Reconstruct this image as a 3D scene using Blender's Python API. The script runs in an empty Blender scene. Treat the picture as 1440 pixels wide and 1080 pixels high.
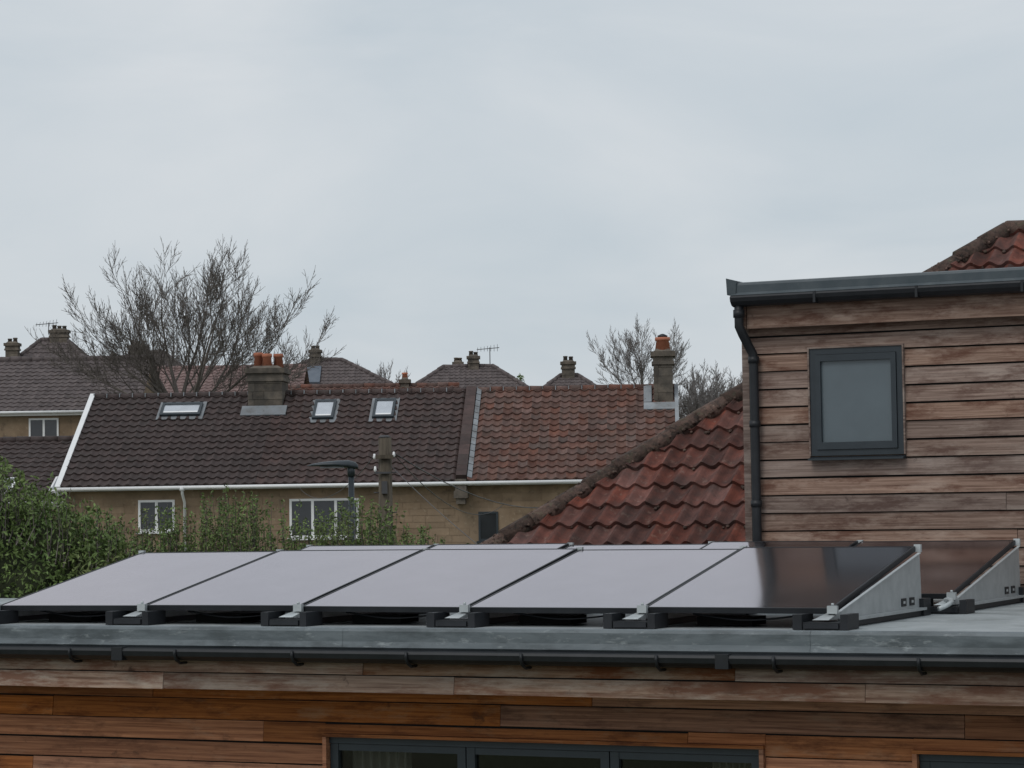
import bpy, math, random
from mathutils import Vector, Matrix
random.seed(7)
R=random.random
def U(a,b): return a+(b-a)*random.random()
CAMH=3.6
TH=math.radians(25.3)
scene=bpy.context.scene

# ------------------------------------------------------------ materials
def new_mat(name):
    m=bpy.data.materials.new(name); m.use_nodes=True
    nt=m.node_tree
    return m,nt,nt.nodes,nt.links,nt.nodes['Principled BSDF']
def surf(name,c1,c2,scale=4,rough=.8,stretch=(1,1,1),rnd=.3,c3=None,s3=.6,a3=(.45,.65),bump=.2,bdist=.01,metal=0,detail=6,p=(.3,.7),offs=0,spec=.3,c4=None,s4=8,a4=(.58,.68),st3=(1,1,1),c5=None,s5=30,a5=(.62,.70),hue=0):
    m,nt,N,L,B=new_mat(name)
    tc=N.new('ShaderNodeTexCoord'); at=N.new('ShaderNodeAttribute'); at.attribute_name='rnd'
    mp=N.new('ShaderNodeMapping'); mp.inputs['Scale'].default_value=stretch
    src=tc.outputs['Object']
    if offs:
        cb=N.new('ShaderNodeCombineXYZ'); mu=N.new('ShaderNodeMath'); mu.operation='MULTIPLY'; mu.inputs[1].default_value=offs
        L.new(at.outputs['Fac'],mu.inputs[0]); L.new(mu.outputs[0],cb.inputs[0]); L.new(mu.outputs[0],cb.inputs[1])
        va=N.new('ShaderNodeVectorMath'); va.operation='ADD'; L.new(src,va.inputs[0]); L.new(cb.outputs[0],va.inputs[1]); src=va.outputs[0]
    L.new(src,mp.inputs['Vector'])
    no=N.new('ShaderNodeTexNoise'); no.inputs['Scale'].default_value=scale; no.inputs['Detail'].default_value=detail; no.inputs['Roughness'].default_value=.65
    L.new(mp.outputs[0],no.inputs['Vector'])
    rp=N.new('ShaderNodeValToRGB'); rp.color_ramp.elements[0].position=p[0]; rp.color_ramp.elements[1].position=p[1]
    rp.color_ramp.elements[0].color=(*c1,1); rp.color_ramp.elements[1].color=(*c2,1)
    L.new(no.outputs['Fac'],rp.inputs['Fac']); col=rp.outputs['Color']
    def layer(col,c,s,a,o=0.,st=st3,amt=.85):
        n3=N.new('ShaderNodeTexNoise'); n3.inputs['Scale'].default_value=s; n3.inputs['Detail'].default_value=7
        n3.inputs['Roughness'].default_value=.7
        m3=N.new('ShaderNodeMapping'); m3.inputs['Scale'].default_value=st; m3.inputs['Location'].default_value=(o,o,o); L.new(src,m3.inputs[0])
        L.new(m3.outputs[0],n3.inputs['Vector'])
        mr=N.new('ShaderNodeMapRange'); mr.inputs[1].default_value=a[0]; mr.inputs[2].default_value=a[1]; mr.inputs[4].default_value=amt
        L.new(n3.outputs['Fac'],mr.inputs[0])
        mx=N.new('ShaderNodeMixRGB'); L.new(mr.outputs[0],mx.inputs[0]); L.new(col,mx.inputs[1]); mx.inputs[2].default_value=(*c,1)
        return mx.outputs[0]
    if c3: col=layer(col,c3,s3,a3)
    if c4: col=layer(col,c4,s4,a4,7.3)
    if c5: col=layer(col,c5,s5,a5,3.1,(1,1,1),.7)
    hs=N.new('ShaderNodeHueSaturation'); L.new(col,hs.inputs['Color'])
    mr=N.new('ShaderNodeMapRange'); mr.inputs[3].default_value=1-rnd; mr.inputs[4].default_value=1+rnd
    L.new(at.outputs['Fac'],mr.inputs[0]); L.new(mr.outputs[0],hs.inputs['Value'])
    if hue:
        fr=N.new('ShaderNodeMath'); fr.operation='MULTIPLY'; fr.inputs[1].default_value=7.31; L.new(at.outputs['Fac'],fr.inputs[0])
        f2=N.new('ShaderNodeMath'); f2.operation='FRACT'; L.new(fr.outputs[0],f2.inputs[0])
        m2=N.new('ShaderNodeMapRange'); m2.inputs[3].default_value=1-hue; m2.inputs[4].default_value=1+hue; L.new(f2.outputs[0],m2.inputs[0]); L.new(m2.outputs[0],hs.inputs['Saturation'])
    L.new(hs.outputs[0],B.inputs['Base Color'])
    B.inputs['Roughness'].default_value=rough; B.inputs['Metallic'].default_value=metal
    B.inputs['Specular IOR Level'].default_value=spec
    if bump:
        bp=N.new('ShaderNodeBump'); bp.inputs['Strength'].default_value=bump; bp.inputs['Distance'].default_value=bdist
        L.new(no.outputs['Fac'],bp.inputs['Height']); L.new(bp.outputs[0],B.inputs['Normal'])
    return m

M={}
M['roofgrp']=surf('flat_roof_membrane',(.27,.30,.31),(.40,.43,.44),3,.5,c3=(.17,.19,.19),s3=1.6,a3=(.5,.66),rnd=.1,bump=.15,c4=(.5,.53,.54),s4=6,a4=(.58,.7))
M['trim']=surf('grp_trim',(.11,.132,.145),(.165,.19,.205),5,.5,stretch=(.5,1,3),c3=(.07,.083,.09),s3=2.5,a3=(.46,.62),rnd=.12,bump=.15,c4=(.28,.31,.32),s4=8,a4=(.58,.70),st3=(.8,1,3))
M['trimdark']=surf('dormer_trim',(.045,.06,.07),(.075,.09,.10),6,.4,rnd=.1,bump=.1,c3=(.10,.115,.12),s3=5,a3=(.55,.7))
M['black']=surf('black_plastic',(.010,.012,.015),(.019,.021,.025),8,.5,rnd=.2,bump=.05,spec=.4)
M['anth']=surf('anthracite_frame',(.018,.026,.033),(.025,.034,.042),8,.4,rnd=.1,bump=.03,spec=.5)
M['alu']=surf('aluminium',(.38,.41,.42),(.5,.53,.54),10,.45,rnd=.15,bump=.05,metal=.4)
M['wood_hi']=surf('weathered_cedar',(.095,.058,.046),(.335,.245,.20),2.6,.85,stretch=(.6,9,26),rnd=.22,p=(.30,.72),c3=(.33,.26,.22),s3=1.5,a3=(.50,.68),bump=.5,bdist=.006,offs=37,c4=(.095,.050,.038),s4=1.9,a4=(.50,.64),st3=(1.3,2,4.5),detail=9,c5=(.05,.030,.024),s5=5.5,a5=(.64,.72),hue=.25)
M['wood_lo']=surf('cedar_cladding',(.16,.058,.029),(.54,.245,.125),2.6,.8,stretch=(.6,9,26),rnd=.36,p=(.30,.72),c3=(.38,.23,.15),s3=1.6,a3=(.54,.72),bump=.5,bdist=.006,offs=41,c4=(.10,.038,.022),s4=1.7,a4=(.52,.68),st3=(1.2,2,4.5),detail=9,c5=(.06,.03,.02),s5=5,a5=(.63,.72),hue=.2)
M['wood_fas']=surf('weathered_fascia',(.11,.055,.035),(.42,.29,.21),2.6,.85,stretch=(.6,9,26),rnd=.30,c3=(.36,.29,.235),s3=1.7,a3=(.48,.62),bump=.5,bdist=.006,offs=23,c4=(.15,.055,.027),s4=1.6,a4=(.46,.60),st3=(1.1,2,5),detail=9,c5=(.05,.025,.018),s5=6,a5=(.62,.70),hue=.25)
M['dark']=surf('dark_void',(.008,.008,.008),(.012,.012,.012),3,.9,rnd=0,bump=0)
M['redtile']=surf('red_clay_tile',(.070,.030,.025),(.185,.070,.053),7,.85,rnd=.34,c3=(.058,.037,.033),s3=2.6,a3=(.46,.64),bump=.5,bdist=.01,c4=(.21,.14,.115),s4=11,a4=(.57,.72),offs=5,hue=.15,c5=(.03,.022,.02),s5=16,a5=(.60,.70))
M['moss']=surf('mossy_hip_tile',(.055,.038,.032),(.14,.09,.073),14,.95,rnd=.35,c3=(.085,.08,.055),s3=12,a3=(.52,.66),bump=1,bdist=.03,c4=(.04,.032,.028),s4=18,a4=(.5,.62),c5=(.20,.17,.14),s5=25,a5=(.6,.7))
M['tileA']=surf('brown_concrete_tile',(.042,.030,.029),(.070,.050,.047),3,.7,rnd=.13,c3=(.045,.036,.034),s3=.5,bump=.3,offs=9)
M['tileB']=surf('dark_concrete_tile',(.044,.029,.027),(.086,.055,.050),3,.7,rnd=.20,c3=(.055,.043,.04),s3=.6,bump=.3,offs=9)
M['tileC']=surf('faded_red_tile',(.080,.040,.032),(.165,.087,.069),3,.8,rnd=.24,c3=(.10,.072,.062),s3=.7,bump=.3,offs=9,c4=(.24,.19,.16),s4=6,a4=(.62,.72),hue=.2)
M['tileD']=surf('pink_tile',(.16,.105,.098),(.22,.155,.145),3,.8,rnd=.15,bump=.2,offs=9)
M['tileE']=surf('hazed_brown_tile',(.085,.070,.070),(.125,.103,.10),3,.8,rnd=.15,bump=.2,offs=9)  # brown tile greyed: haze over the far roofs is mixed into the colour
M['stone']=surf('bath_stone_wall',(.185,.130,.085),(.31,.225,.15),1.4,.9,rnd=.12,c3=(.24,.18,.125),s3=.5,bump=.3,c4=(.14,.105,.075),s4=3,c5=(.35,.28,.20),s5=7,a5=(.58,.7))
M['chim']=surf('chimney_stone',(.085,.072,.06),(.19,.16,.13),3,.95,rnd=.22,c3=(.065,.06,.054),s3=1.2,bump=.6,bdist=.04)
M['pot']=surf('terracotta_pot',(.34,.12,.07),(.46,.18,.11),4,.8,rnd=.3,bump=.1,c3=(.18,.09,.06),s3=4,a3=(.55,.7))
M['white']=surf('white_upvc',(.72,.73,.74),(.80,.80,.80),3,.5,rnd=.08,bump=0)
M['lead']=surf('lead_flashing',(.20,.22,.24),(.33,.35,.37),4,.6,rnd=.2,c3=(.13,.13,.13),s3=2,bump=.3)
M['bark']=surf('grey_bark',(.11,.095,.085),(.17,.15,.135),5,.9,rnd=.3,bump=.2)
M['barkfar']=surf('hazed_bark',(.18,.165,.158),(.24,.22,.21),5,.9,rnd=.3,bump=.1)  # bark lightened for the far trees, distance haze painted into it
M['pole']=surf('pole_timber',(.055,.045,.034),(.125,.105,.08),3,.9,stretch=(6,6,.6),rnd=.1,bump=.4)
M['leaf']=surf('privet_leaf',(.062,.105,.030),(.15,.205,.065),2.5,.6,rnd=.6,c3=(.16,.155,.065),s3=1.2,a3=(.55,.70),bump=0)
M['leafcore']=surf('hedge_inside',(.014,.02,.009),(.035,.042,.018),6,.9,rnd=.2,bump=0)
M['grass']=surf('grass_ground',(.05,.075,.025),(.10,.11,.05),.3,.95,rnd=0,bump=.3,c3=(.11,.09,.06),s3=.05)
M['curtain']=surf('curtain_cloth',(.40,.36,.30),(.55,.5,.43),5,.9,stretch=(6,6,.4),rnd=.1,bump=.1)
M['solarfar']=surf('far_solar',(.10,.12,.15),(.13,.15,.18),3,.3,rnd=.1,bump=0)
M['cable']=surf('dark_cable',(.06,.06,.065),(.09,.09,.095),3,.6,rnd=.1,bump=0)

def glass(name,base,rough,k=1.0,tint=(.9,.92,.95),pw=2.0):
    m,nt,N,L,B=new_mat(name)
    tc=N.new('ShaderNodeTexCoord'); no=N.new('ShaderNodeTexNoise'); no.inputs['Scale'].default_value=3; no.inputs['Detail'].default_value=6
    L.new(tc.outputs['Object'],no.inputs['Vector'])
    mr=N.new('ShaderNodeMapRange'); mr.inputs[3].default_value=rough*.7; mr.inputs[4].default_value=rough*1.3
    L.new(no.outputs['Fac'],mr.inputs[0])
    hv=N.new('ShaderNodeMixRGB'); hv.inputs[1].default_value=(*[c*.75 for c in base],1); hv.inputs[2].default_value=(*[c*1.3 for c in base],1); L.new(no.outputs['Fac'],hv.inputs[0]); L.new(hv.outputs[0],B.inputs['Base Color'])
    B.inputs['Roughness'].default_value=.4; B.inputs['Specular IOR Level'].default_value=.2
    g=N.new('ShaderNodeBsdfGlossy'); L.new(mr.outputs[0],g.inputs['Roughness'])
    # thin film of dust varies the reflectance a little
    tm=N.new('ShaderNodeMixRGB'); tm.inputs[1].default_value=(*[c*.945 for c in tint],1); tm.inputs[2].default_value=(*[c*1.04 for c in tint],1); L.new(no.outputs['Fac'],tm.inputs[0]); L.new(tm.outputs[0],g.inputs['Color'])
    lw=N.new('ShaderNodeLayerWeight'); lw.inputs['Blend'].default_value=.5
    pwn=N.new('ShaderNodeMath'); pwn.operation='POWER'; pwn.inputs[1].default_value=pw; L.new(lw.outputs['Facing'],pwn.inputs[0])
    mm=N.new('ShaderNodeMath'); mm.operation='MULTIPLY_ADD'; mm.inputs[1].default_value=k; mm.inputs[2].default_value=.05; mm.use_clamp=True
    L.new(pwn.outputs[0],mm.inputs[0])
    mx=N.new('ShaderNodeMixShader'); L.new(mm.outputs[0],mx.inputs[0]); L.new(B.outputs[0],mx.inputs[1]); L.new(g.outputs[0],mx.inputs[2])
    L.new(mx.outputs[0],N['Material Output'].inputs['Surface'])
    return m
M['pv']=glass('pv_glass',(.006,.006,.008),.10,.95,(.84,.785,.82),2.0)
M['glass']=glass('window_glass',(.02,.022,.025),.04,.9)
M['skyl']=glass('skylight_glass',(.40,.43,.47),.1,.9)
M['frost']=glass('blind_glass',(.085,.11,.125),.25,.33)
m,nt,N,L,B=new_mat('clear_glass')
tr_=N.new('ShaderNodeBsdfTransparent'); tr_.inputs[0].default_value=(.75,.78,.78,1); g=N.new('ShaderNodeBsdfGlossy'); g.inputs['Roughness'].default_value=.03
lw=N.new('ShaderNodeFresnel'); lw.inputs[0].default_value=1.6; mx=N.new('ShaderNodeMixShader'); L.new(lw.outputs[0],mx.inputs[0]); L.new(tr_.outputs[0],mx.inputs[1]); L.new(g.outputs[0],mx.inputs[2]); L.new(mx.outputs[0],N['Material Output'].inputs['Surface'])
M['clear']=m

# ------------------------------------------------------------ mesh builder
class MB:
    def __init__(s): s.v=[];s.f=[];s.m=[];s.r=[];s.mats=[];s.sm=[]
    def mi(s,k):
        if k not in s.mats: s.mats.append(k)
        return s.mats.index(k)
    def add(s,vs,fs,mat,rnd=.5,smooth=False):
        b=len(s.v); s.v.extend([tuple(p) for p in vs]); i=s.mi(mat)
        for f in fs:
            s.f.append(tuple(b+q for q in f)); s.m.append(i); s.r.append(rnd); s.sm.append(smooth)
    def hexa(s,p,mat,rnd=.5):
        s.add(p,[(0,3,2,1),(4,5,6,7),(0,1,5,4),(1,2,6,5),(2,3,7,6),(3,0,4,7)],mat,rnd)
    def box(s,x0,x1,y0,y1,z0,z1,mat,rnd=.5):
        s.hexa([(x0,y0,z0),(x1,y0,z0),(x1,y1,z0),(x0,y1,z0),(x0,y0,z1),(x1,y0,z1),(x1,y1,z1),(x0,y1,z1)],mat,rnd)
    def tube(s,pts,rad,n=8,mat='black',rnd=.5,cap=True,smooth=True):
        pts=[Vector(p) for p in pts]; vs=[];fs=[]
        if not hasattr(rad,'__len__'): rad=[rad]*len(pts)
        prev=None
        for i,p in enumerate(pts):
            t=(pts[min(i+1,len(pts)-1)]-pts[max(i-1,0)])
            if t.length<1e-9: t=Vector((0,0,1))
            t.normalize()
            if prev is None:
                a=Vector((1,0,0)) if abs(t.x)<.8 else Vector((0,1,0))
            else: a=prev
            x=(a-t*a.dot(t)).normalized(); y=t.cross(x); prev=x
            for k in range(n):
                an=2*math.pi*k/n
                vs.append(p+x*(math.cos(an)*rad[i])+y*(math.sin(an)*rad[i]))
        for i in range(len(pts)-1):
            for k in range(n):
                a=i*n+k; b=i*n+(k+1)%n
                fs.append((a,b,b+n,a+n))
        if cap: fs.append(tuple(reversed(range(n)))); fs.append(tuple(range((len(pts)-1)*n,len(pts)*n)))
        s.add(vs,fs,mat,rnd,smooth)
    def make(s,name,parent=None):
        me=bpy.data.meshes.new(name); me.from_pydata(s.v,[],s.f)
        for k in s.mats: me.materials.append(M[k])
        me.polygons.foreach_set('material_index',s.m)
        me.polygons.foreach_set('use_smooth',s.sm)
        a=me.attributes.new('rnd','FLOAT','FACE'); a.data.foreach_set('value',s.r)
        me.update()
        o=bpy.data.objects.new(name,me); scene.collection.objects.link(o)
        if parent: o.parent=parent
        return o
def empty(name,loc,rz=0):
    o=bpy.data.objects.new(name,None); scene.collection.objects.link(o); o.location=loc; o.rotation_euler=(0,0,rz); o.empty_display_size=.5
    return o

def tiles(mb,O,Uv,V,N,vlen,uL,uR,pitch,gauge,amp,thick,mat,ns=6,jit=.3,sharp=1.5,tw=None):
    O=Vector(O);Uv=Vector(Uv).normalized();V=Vector(V).normalized();N=Vector(N).normalized()
    tw=tw or pitch
    nc=int(math.ceil(vlen/gauge)); i_m=mb.mi(mat)
    for c in range(nc):
        v0=c*gauge; v1=min(v0+gauge*1.02,vlen)
        a=min(uL(v0),uL(v1)); b=max(uR(v0),uR(v1))
        if b-a<.02: continue
        du=pitch/ns; k0=int(math.floor(a/du)); k1=int(math.ceil(b/du))
        base=len(mb.v); prevt=None; lift=0;rn=.5
        rows=[]
        for k in range(k0,k1+1):
            u=k*du
            t=math.floor((u+1e-6)/tw)
            if t!=prevt:
                prevt=t; rn=R(); lift=thick*(1+U(-jit,jit))
            h=amp*(0.5+0.5*math.cos(2*math.pi*u/pitch))**sharp
            for (vv,hh) in ((v0,h-thick*.3),(v0,h+lift),(v1,h)):
                uu=min(max(u,uL(vv)),uR(vv))
                mb.v.append(tuple(O+Uv*uu+V*vv+N*hh))
            rows.append(rn)
        for q in range(k1-k0):
            for w in (0,1):
                A=base+q*3+w
                mb.f.append((A,A+3,A+4,A+1)); mb.m.append(i_m); mb.r.append(rows[q]); mb.sm.append(False)

def caps(mb,a,b,r,seg,mat,n=8,jit=.1):
    a=Vector(a);b=Vector(b);Ln=(b-a).length;k=max(1,int(Ln/seg));d=(b-a)/k
    for i in range(k):
        p=a+d*i; q=a+d*(i+1.04)
        j=Vector((U(-jit,jit),U(-jit,jit),U(-jit,jit)))*r
        mb.tube([p+j,q+j],[r*1.06,r*.94],n,mat,R())

def roof(mb,x0,x1,y0,y1,ze,zr,hL,hR,mat,pitch=.3,gauge=.36,amp=.04,thick=.03,ns=4,capmat=None,capr=.12,back=True,seg=.45,sharp=1.5):
    W=x1-x0;D=y1-y0;h=D/2;rise=zr-ze
    sl=math.hypot(h,rise)
    tiles(mb,(x0,y0,ze),(1,0,0),(0,h,rise),(0,-rise,h),sl,lambda v:hL*v/sl,lambda v:W-hR*v/sl,pitch,gauge,amp,thick,mat,ns,sharp=sharp)
    if back: tiles(mb,(x1,y1,ze),(-1,0,0),(0,-h,rise),(0,rise,h),sl,lambda v:hR*v/sl,lambda v:W-hL*v/sl,pitch,gauge,amp,thick,mat,ns,sharp=sharp)
    if hL>0:
        s2=math.hypot(hL,rise)
        tiles(mb,(x0,y1,ze),(0,-1,0),(hL,0,rise),(-rise,0,hL),s2,lambda v:h*v/s2,lambda v:D-h*v/s2,pitch,gauge,amp,thick,mat,ns,sharp=sharp)
    if hR>0:
        s2=math.hypot(hR,rise)
        tiles(mb,(x1,y0,ze),(0,1,0),(-hR,0,rise),(rise,0,hR),s2,lambda v:h*v/s2,lambda v:D-h*v/s2,pitch,gauge,amp,thick,mat,ns,sharp=sharp)
    cm=capmat or mat; ym=(y0+y1)/2
    caps(mb,(x0+hL,ym,zr+.03),(x1-hR,ym,zr+.03),capr,seg,cm)
    if hL>0:
        caps(mb,(x0,y0,ze+.03),(x0+hL,ym,zr+.03),capr,seg,cm); caps(mb,(x0,y1,ze+.03),(x0+hL,ym,zr+.03),capr,seg,cm)
    if hR>0:
        caps(mb,(x1,y0,ze+.03),(x1-hR,ym,zr+.03),capr,seg,cm); caps(mb,(x1,y1,ze+.03),(x1-hR,ym,zr+.03),capr,seg,cm)

def chimney(mb,x,y,z0,z1,w,d,pots=2,potmat='pot',poth=.5,potr=.13,mat='chim'):
    z=z0;ch=.26
    while z<z1-.42:
        zz=min(z+ch,z1-.42); e=U(-.008,.008)
        k=max(2,int(w/.35)); o=U(-.1,.1)
        xs=[x-w/2]+[x-w/2+(i+ .5+o)*w/k for i in range(k)][:-1]+[x+w/2]
        for i in range(len(xs)-1):
            mb.box(xs[i]+.006,xs[i+1]-.006,y-d/2-e,y+d/2+e,z,zz-.012,mat,R())
        mb.box(x-w/2+.01,x+w/2-.01,y-d/2+.015,y+d/2-.015,z,zz,mat,.2)
        z=zz
    mb.box(x-w/2-.05,x+w/2+.05,y-d/2-.05,y+d/2+.05,z1-.42,z1-.32,mat,.6)
    mb.box(x-w/2-.01,x+w/2+.01,y-d/2-.01,y+d/2+.01,z1-.32,z1-.16,mat,.4)
    mb.box(x-w/2-.08,x+w/2+.08,y-d/2-.08,y+d/2+.08,z1-.16,z1,mat,.3)
    a=w/2-.02;b=d/2-.02
    mb.hexa([(x-a,y-b,z1),(x+a,y-b,z1),(x+a,y+b,z1),(x-a,y+b,z1),(x-a*.7,y-b*.7,z1+.09),(x+a*.7,y-b*.7,z1+.09),(x+a*.7,y+b*.7,z1+.09),(x-a*.7,y+b*.7,z1+.09)],mat,.6)
    for i in range(pots):
        px=x+(i-(pots-1)/2)*(w/max(pots,1))*.85; py=y+U(-.15,.15)*d; hh=poth*(U(.8,1.1) if pots>1 else 1)
        mb.tube([(px,py,z1),(px,py,z1+hh*.75),(px,py,z1+hh*.78),(px,py,z1+hh)],[potr*1.15,potr*.92,potr*1.12,potr*1.08],12,potmat,R())
        mb.tube([(px,py,z1+hh+.001),(px,py,z1+hh+.004)],potr*.8,10,'dark')
def antenna(mb,x,y,z0,z1,sx=1):
    mb.tube([(x,y,z0),(x,y,z1)],.028,5,'cable')
    mb.tube([(x-.75*sx,y,z1-.12),(x+.55*sx,y,z1-.02)],.022,5,'cable')
    for i in range(7):
        q=x-.7*sx+i*.19*sx; l=.12+.015*i; zc=z1-.115+i*.0145
        mb.tube([(q,y-.15,zc-l),(q,y+.15,zc+l)],.012,4,'cable')

def window(mb,x0,x1,z0,z1,y,panes,frame='white',fw=.07,gl='glass',sill=True):
    mb.box(x0,x1,y-.05,y+.06,z1-fw,z1,frame); mb.box(x0,x1,y-.05,y+.06,z0,z0+fw,frame)
    mb.box(x0,x0+fw,y-.05,y+.06,z0+fw,z1-fw,frame); mb.box(x1-fw,x1,y-.05,y+.06,z0+fw,z1-fw,frame)
    for k in range(1,panes):
        xm=x0+(x1-x0)*k/panes; mb.box(xm-fw*.6,xm+fw*.6,y-.045,y+.06,z0+fw,z1-fw,frame)
    mb.box(x0+fw*.5,x1-fw*.5,y-.02,y-.012,z0+fw*.5,z1-fw*.5,gl)
    if sill: mb.box(x0-.06,x1+.06,y-.12,y-.0,z0-.07,z0-.002,frame)

def boards(mb,s0,s1,d,z0,z1,h,mat,opens=(),th=.02,lens=(1.6,3.6),gap=.008):
    z=z1
    while z>z0+.01:
        a=max(z-h,z0); b=z; z=a
        s=s0-U(0,1.5)
        while s<s1:
            e=s+U(*lens); aa=max(s,s0)+.002; bb=min(e,s1)-.002; s=e
            if bb-aa<.02: continue
            rn=R(); segs=[(aa,bb,a,b)]
            for (o0,o1,w0,w1) in opens:
                ns_=[]
                for (p,q,l,t) in segs:
                    if q<=o0 or p>=o1 or t<=w0 or l>=w1: ns_.append((p,q,l,t)); continue
                    if p<o0: ns_.append((p,o0,l,t))
                    if q>o1: ns_.append((o1,q,l,t))
                    m0=max(p,o0);m1=min(q,o1)
                    if l<w0: ns_.append((m0,m1,l,w0))
                    if t>w1: ns_.append((m0,m1,w1,t))
                segs=ns_
            for (p,q,l,t) in segs:
                wob=U(-.003,.003); g=gap if t==b else 0; g=g*U(.7,1.5)
                k=max(1,int((q-p)/.6)); prev=(U(-.002,.002),U(-.002,.002))
                for ii in range(k):
                    pa=p+(q-p)*ii/k; pb=p+(q-p)*(ii+1)/k; nx_=(U(-.002,.002),U(-.002,.002))
                    fb=th+wob; ft=th*.4+wob*.5
                    mb.hexa([(pa,d-fb-prev[0],l+prev[1]),(pb,d-fb-nx_[0],l+nx_[1]),(pb,d+.012,l),(pa,d+.012,l),(pa,d-ft-prev[0],t-g),(pb,d-ft-nx_[0],t-g),(pb,d+.012,t-g),(pa,d+.012,t-g)],mat,rn)
                    prev=nx_
                if g: mb.box(p,q,d-.001,d+.011,t-g,t,'dark')

# ------------------------------------------------------------ timber-clad extension with dormer box
hs=empty('timber_clad_house',(0,0,CAMH),-TH)
mb=MB()
SL,SR=-16.5,3.2
mb.box(SL,SR,13.44,18.1,-.86,-.71,'roofgrp'); mb.box(-6.6,SR,18.1,18.5,-.86,-.712,'roofgrp')
mb.make('flat_roof',hs)
mb=MB()
x=SL
while x<SR:
    e=min(x+3,SR)
    prof=[(13.60,-.708),(13.42,-.700),(13.395,-.704),(13.385,-.722),(13.385,-.785),(13.375,-.82),(13.39,-.832),(13.44,-.832)]
    vs=[];rn=U(.3,.7)
    for (d,z) in prof: vs+= [(x+.001,d,z),(e-.001,d,z)]
    mb.add(vs,[(2*i,2*i+1,2*i+3,2*i+2) for i in range(len(prof)-1)],'trim',rn)
    x=e
mb.box(SL,SR,13.40,13.44,-.85,-.712,'trim')
mb.make('roof_edge_trim',hs)
mb=MB()
vs=[];prof=[(13.42,-.828),(13.31,-.84),(13.302,-.855),(13.31,-.885),(13.34,-.905),(13.37,-.915),(13.42,-.905)]
for (d,z) in prof: vs+=[(SL,d,z),(SR,d,z)]
mb.add(vs,[(2*i,2*i+1,2*i+3,2*i+2) for i in range(len(prof)-1)],'black',.3)
s=SL+.3
while s<SR:
    mb.tube([(s,13.298,-.84),(s,13.295,-.87),(s,13.31,-.905),(s,13.36,-.93),(s,13.43,-.93)],.010,6,'black')
    s+=.78+U(-.08,.08)
for s in (-9.1,-5.0,-1.): mb.box(s-.04,s+.04,13.298,13.42,-.915,-.832,'black',.3)
mb.make('gutter',hs)
mb=MB()
boards(mb,SL,SR,13.46,-1.10,-.88,.11,'wood_fas',lens=(2.0,4.5),th=.022)
mb.box(SL,SR,13.47,13.86,-1.09,-1.075,'wood_lo')
mb.make('timber_fascia',hs)
mb=MB()
op1=(-7.89,-4.94,-3.45,-1.39); op2=(-4.05,-1.2,-3.45,-1.39)
boards(mb,SL,SR,13.85,-3.5,-1.05,.135,'wood_lo',opens=(op1,op2),lens=(1.8,4.2),gap=.010)
for (a,b,c,e) in (op1,op2):
    mb.box(a-.0,b+.0,13.80,13.90,e-.022,e-.002,'wood_lo',.25)
    mb.box(a+.001,a+.028,13.80,13.90,c,e-.024,'wood_lo',.6); mb.box(b-.028,b-.001,13.80,13.90,c,e-.024,'wood_lo',.3)
mb.make('cladding',hs)
mb=MB()
for (a,b,c,e) in (op1,op2):
    a+=.03;b-=.03;e-=.024;n=3;w=(b-a)/n
    mb.box(a,b,13.84,13.91,e-.04,e,'anth')
    for k in range(n):
        p=a+k*w;q=p+w
        mb.box(p+.004,p+.06,13.845,13.905,c,e-.043,'anth'); mb.box(q-.06,q-.004,13.845,13.905,c,e-.043,'anth')
        mb.box(p+.06,q-.06,13.85,13.905,e-.085,e-.043,'anth',.9)
        mb.box(p+.055,q-.055,13.872,13.878,c,e-.08,'clear')
mb.make('sliding_window',hs)
mb=MB()
# gathered cloth: pleated sheet with irregular folds
for (c0,wd) in ((-7.8,.42),(-5.35,.30)):
    n=90; vs=[];ph=0
    for i in range(n+1):
        ph+=U(.25,.75); y=14.02+.028*math.sin(ph); xx=c0+wd*i/n
        vs+= [(xx,y,-3.4),(xx,y,-1.46)]
    mb.add(vs,[(2*i,2*i+2,2*i+3,2*i+1) for i in range(n)],'curtain',.5,True)
mb.make('curtain',hs)
mb=MB()
mb.box(SL,SR,15.6,18.0,-3.6,-.87,'dark'); mb.box(SL,SL+.1,13.87,15.6,-3.6,-.87,'stone'); mb.box(SR-.1,SR,13.87,15.6,-3.6,-.87,'stone')
mb.box(-6.5,SR-.1,18.0,24.4,-3.6,-.9,'dark')
mb.make('wall_core',hs)

# dormer box
BW0=-6.66;BR=SR-.1
mb=MB()
W=(-6.145,-5.38,.385,1.225)
boards(mb,BW0,BR,18.4,-.84,1.47,.138,'wood_hi',opens=(W,),th=.026,lens=(2.8,5.5),gap=.010)
for i in range(17):
    z=-.84+i*.138
    mb.box(BW0-.022,BW0-.002,18.374,24.2,z,z+.134,'wood_hi',R())
mb.box(BW0-.026,BW0+.03,18.366,18.39,-.84,1.46,'wood_hi',.15)
mb.box(BW0,BR,18.42,24.2,-.84,1.5,'dark')
mb.make('dormer_cladding',hs)
OD=.17
mb=MB()
boards(mb,-6.60,BR,18.10+OD,1.385,1.572,.2,'wood_hi',th=.02,lens=(3,6))
mb.box(-6.60,BR,18.115+OD,18.38,1.39,1.405,'wood_hi',.1)
mb.box(-6.682,-6.684+.08,18.08+OD,18.37,1.385,1.57,'wood_hi',.4)
mb.make('dormer_fascia',hs)
XL=-6.685
mb=MB()
mb.box(XL+.03,BR,18.03+OD,24.3,1.62,1.705,'trimdark')
prof=[(18.2,1.732),(18.01,1.742),(17.985,1.735),(17.975,1.717),(17.975,1.66),(17.96,1.64),(17.975,1.63),(18.03,1.63)]
vs=[]
for (d,z) in prof: vs+=[(XL,d+OD,z),(BR,d+OD,z)]
mb.add(vs,[(2*i,2*i+1,2*i+3,2*i+2) for i in range(len(prof)-1)],'trimdark',.9)
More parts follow.
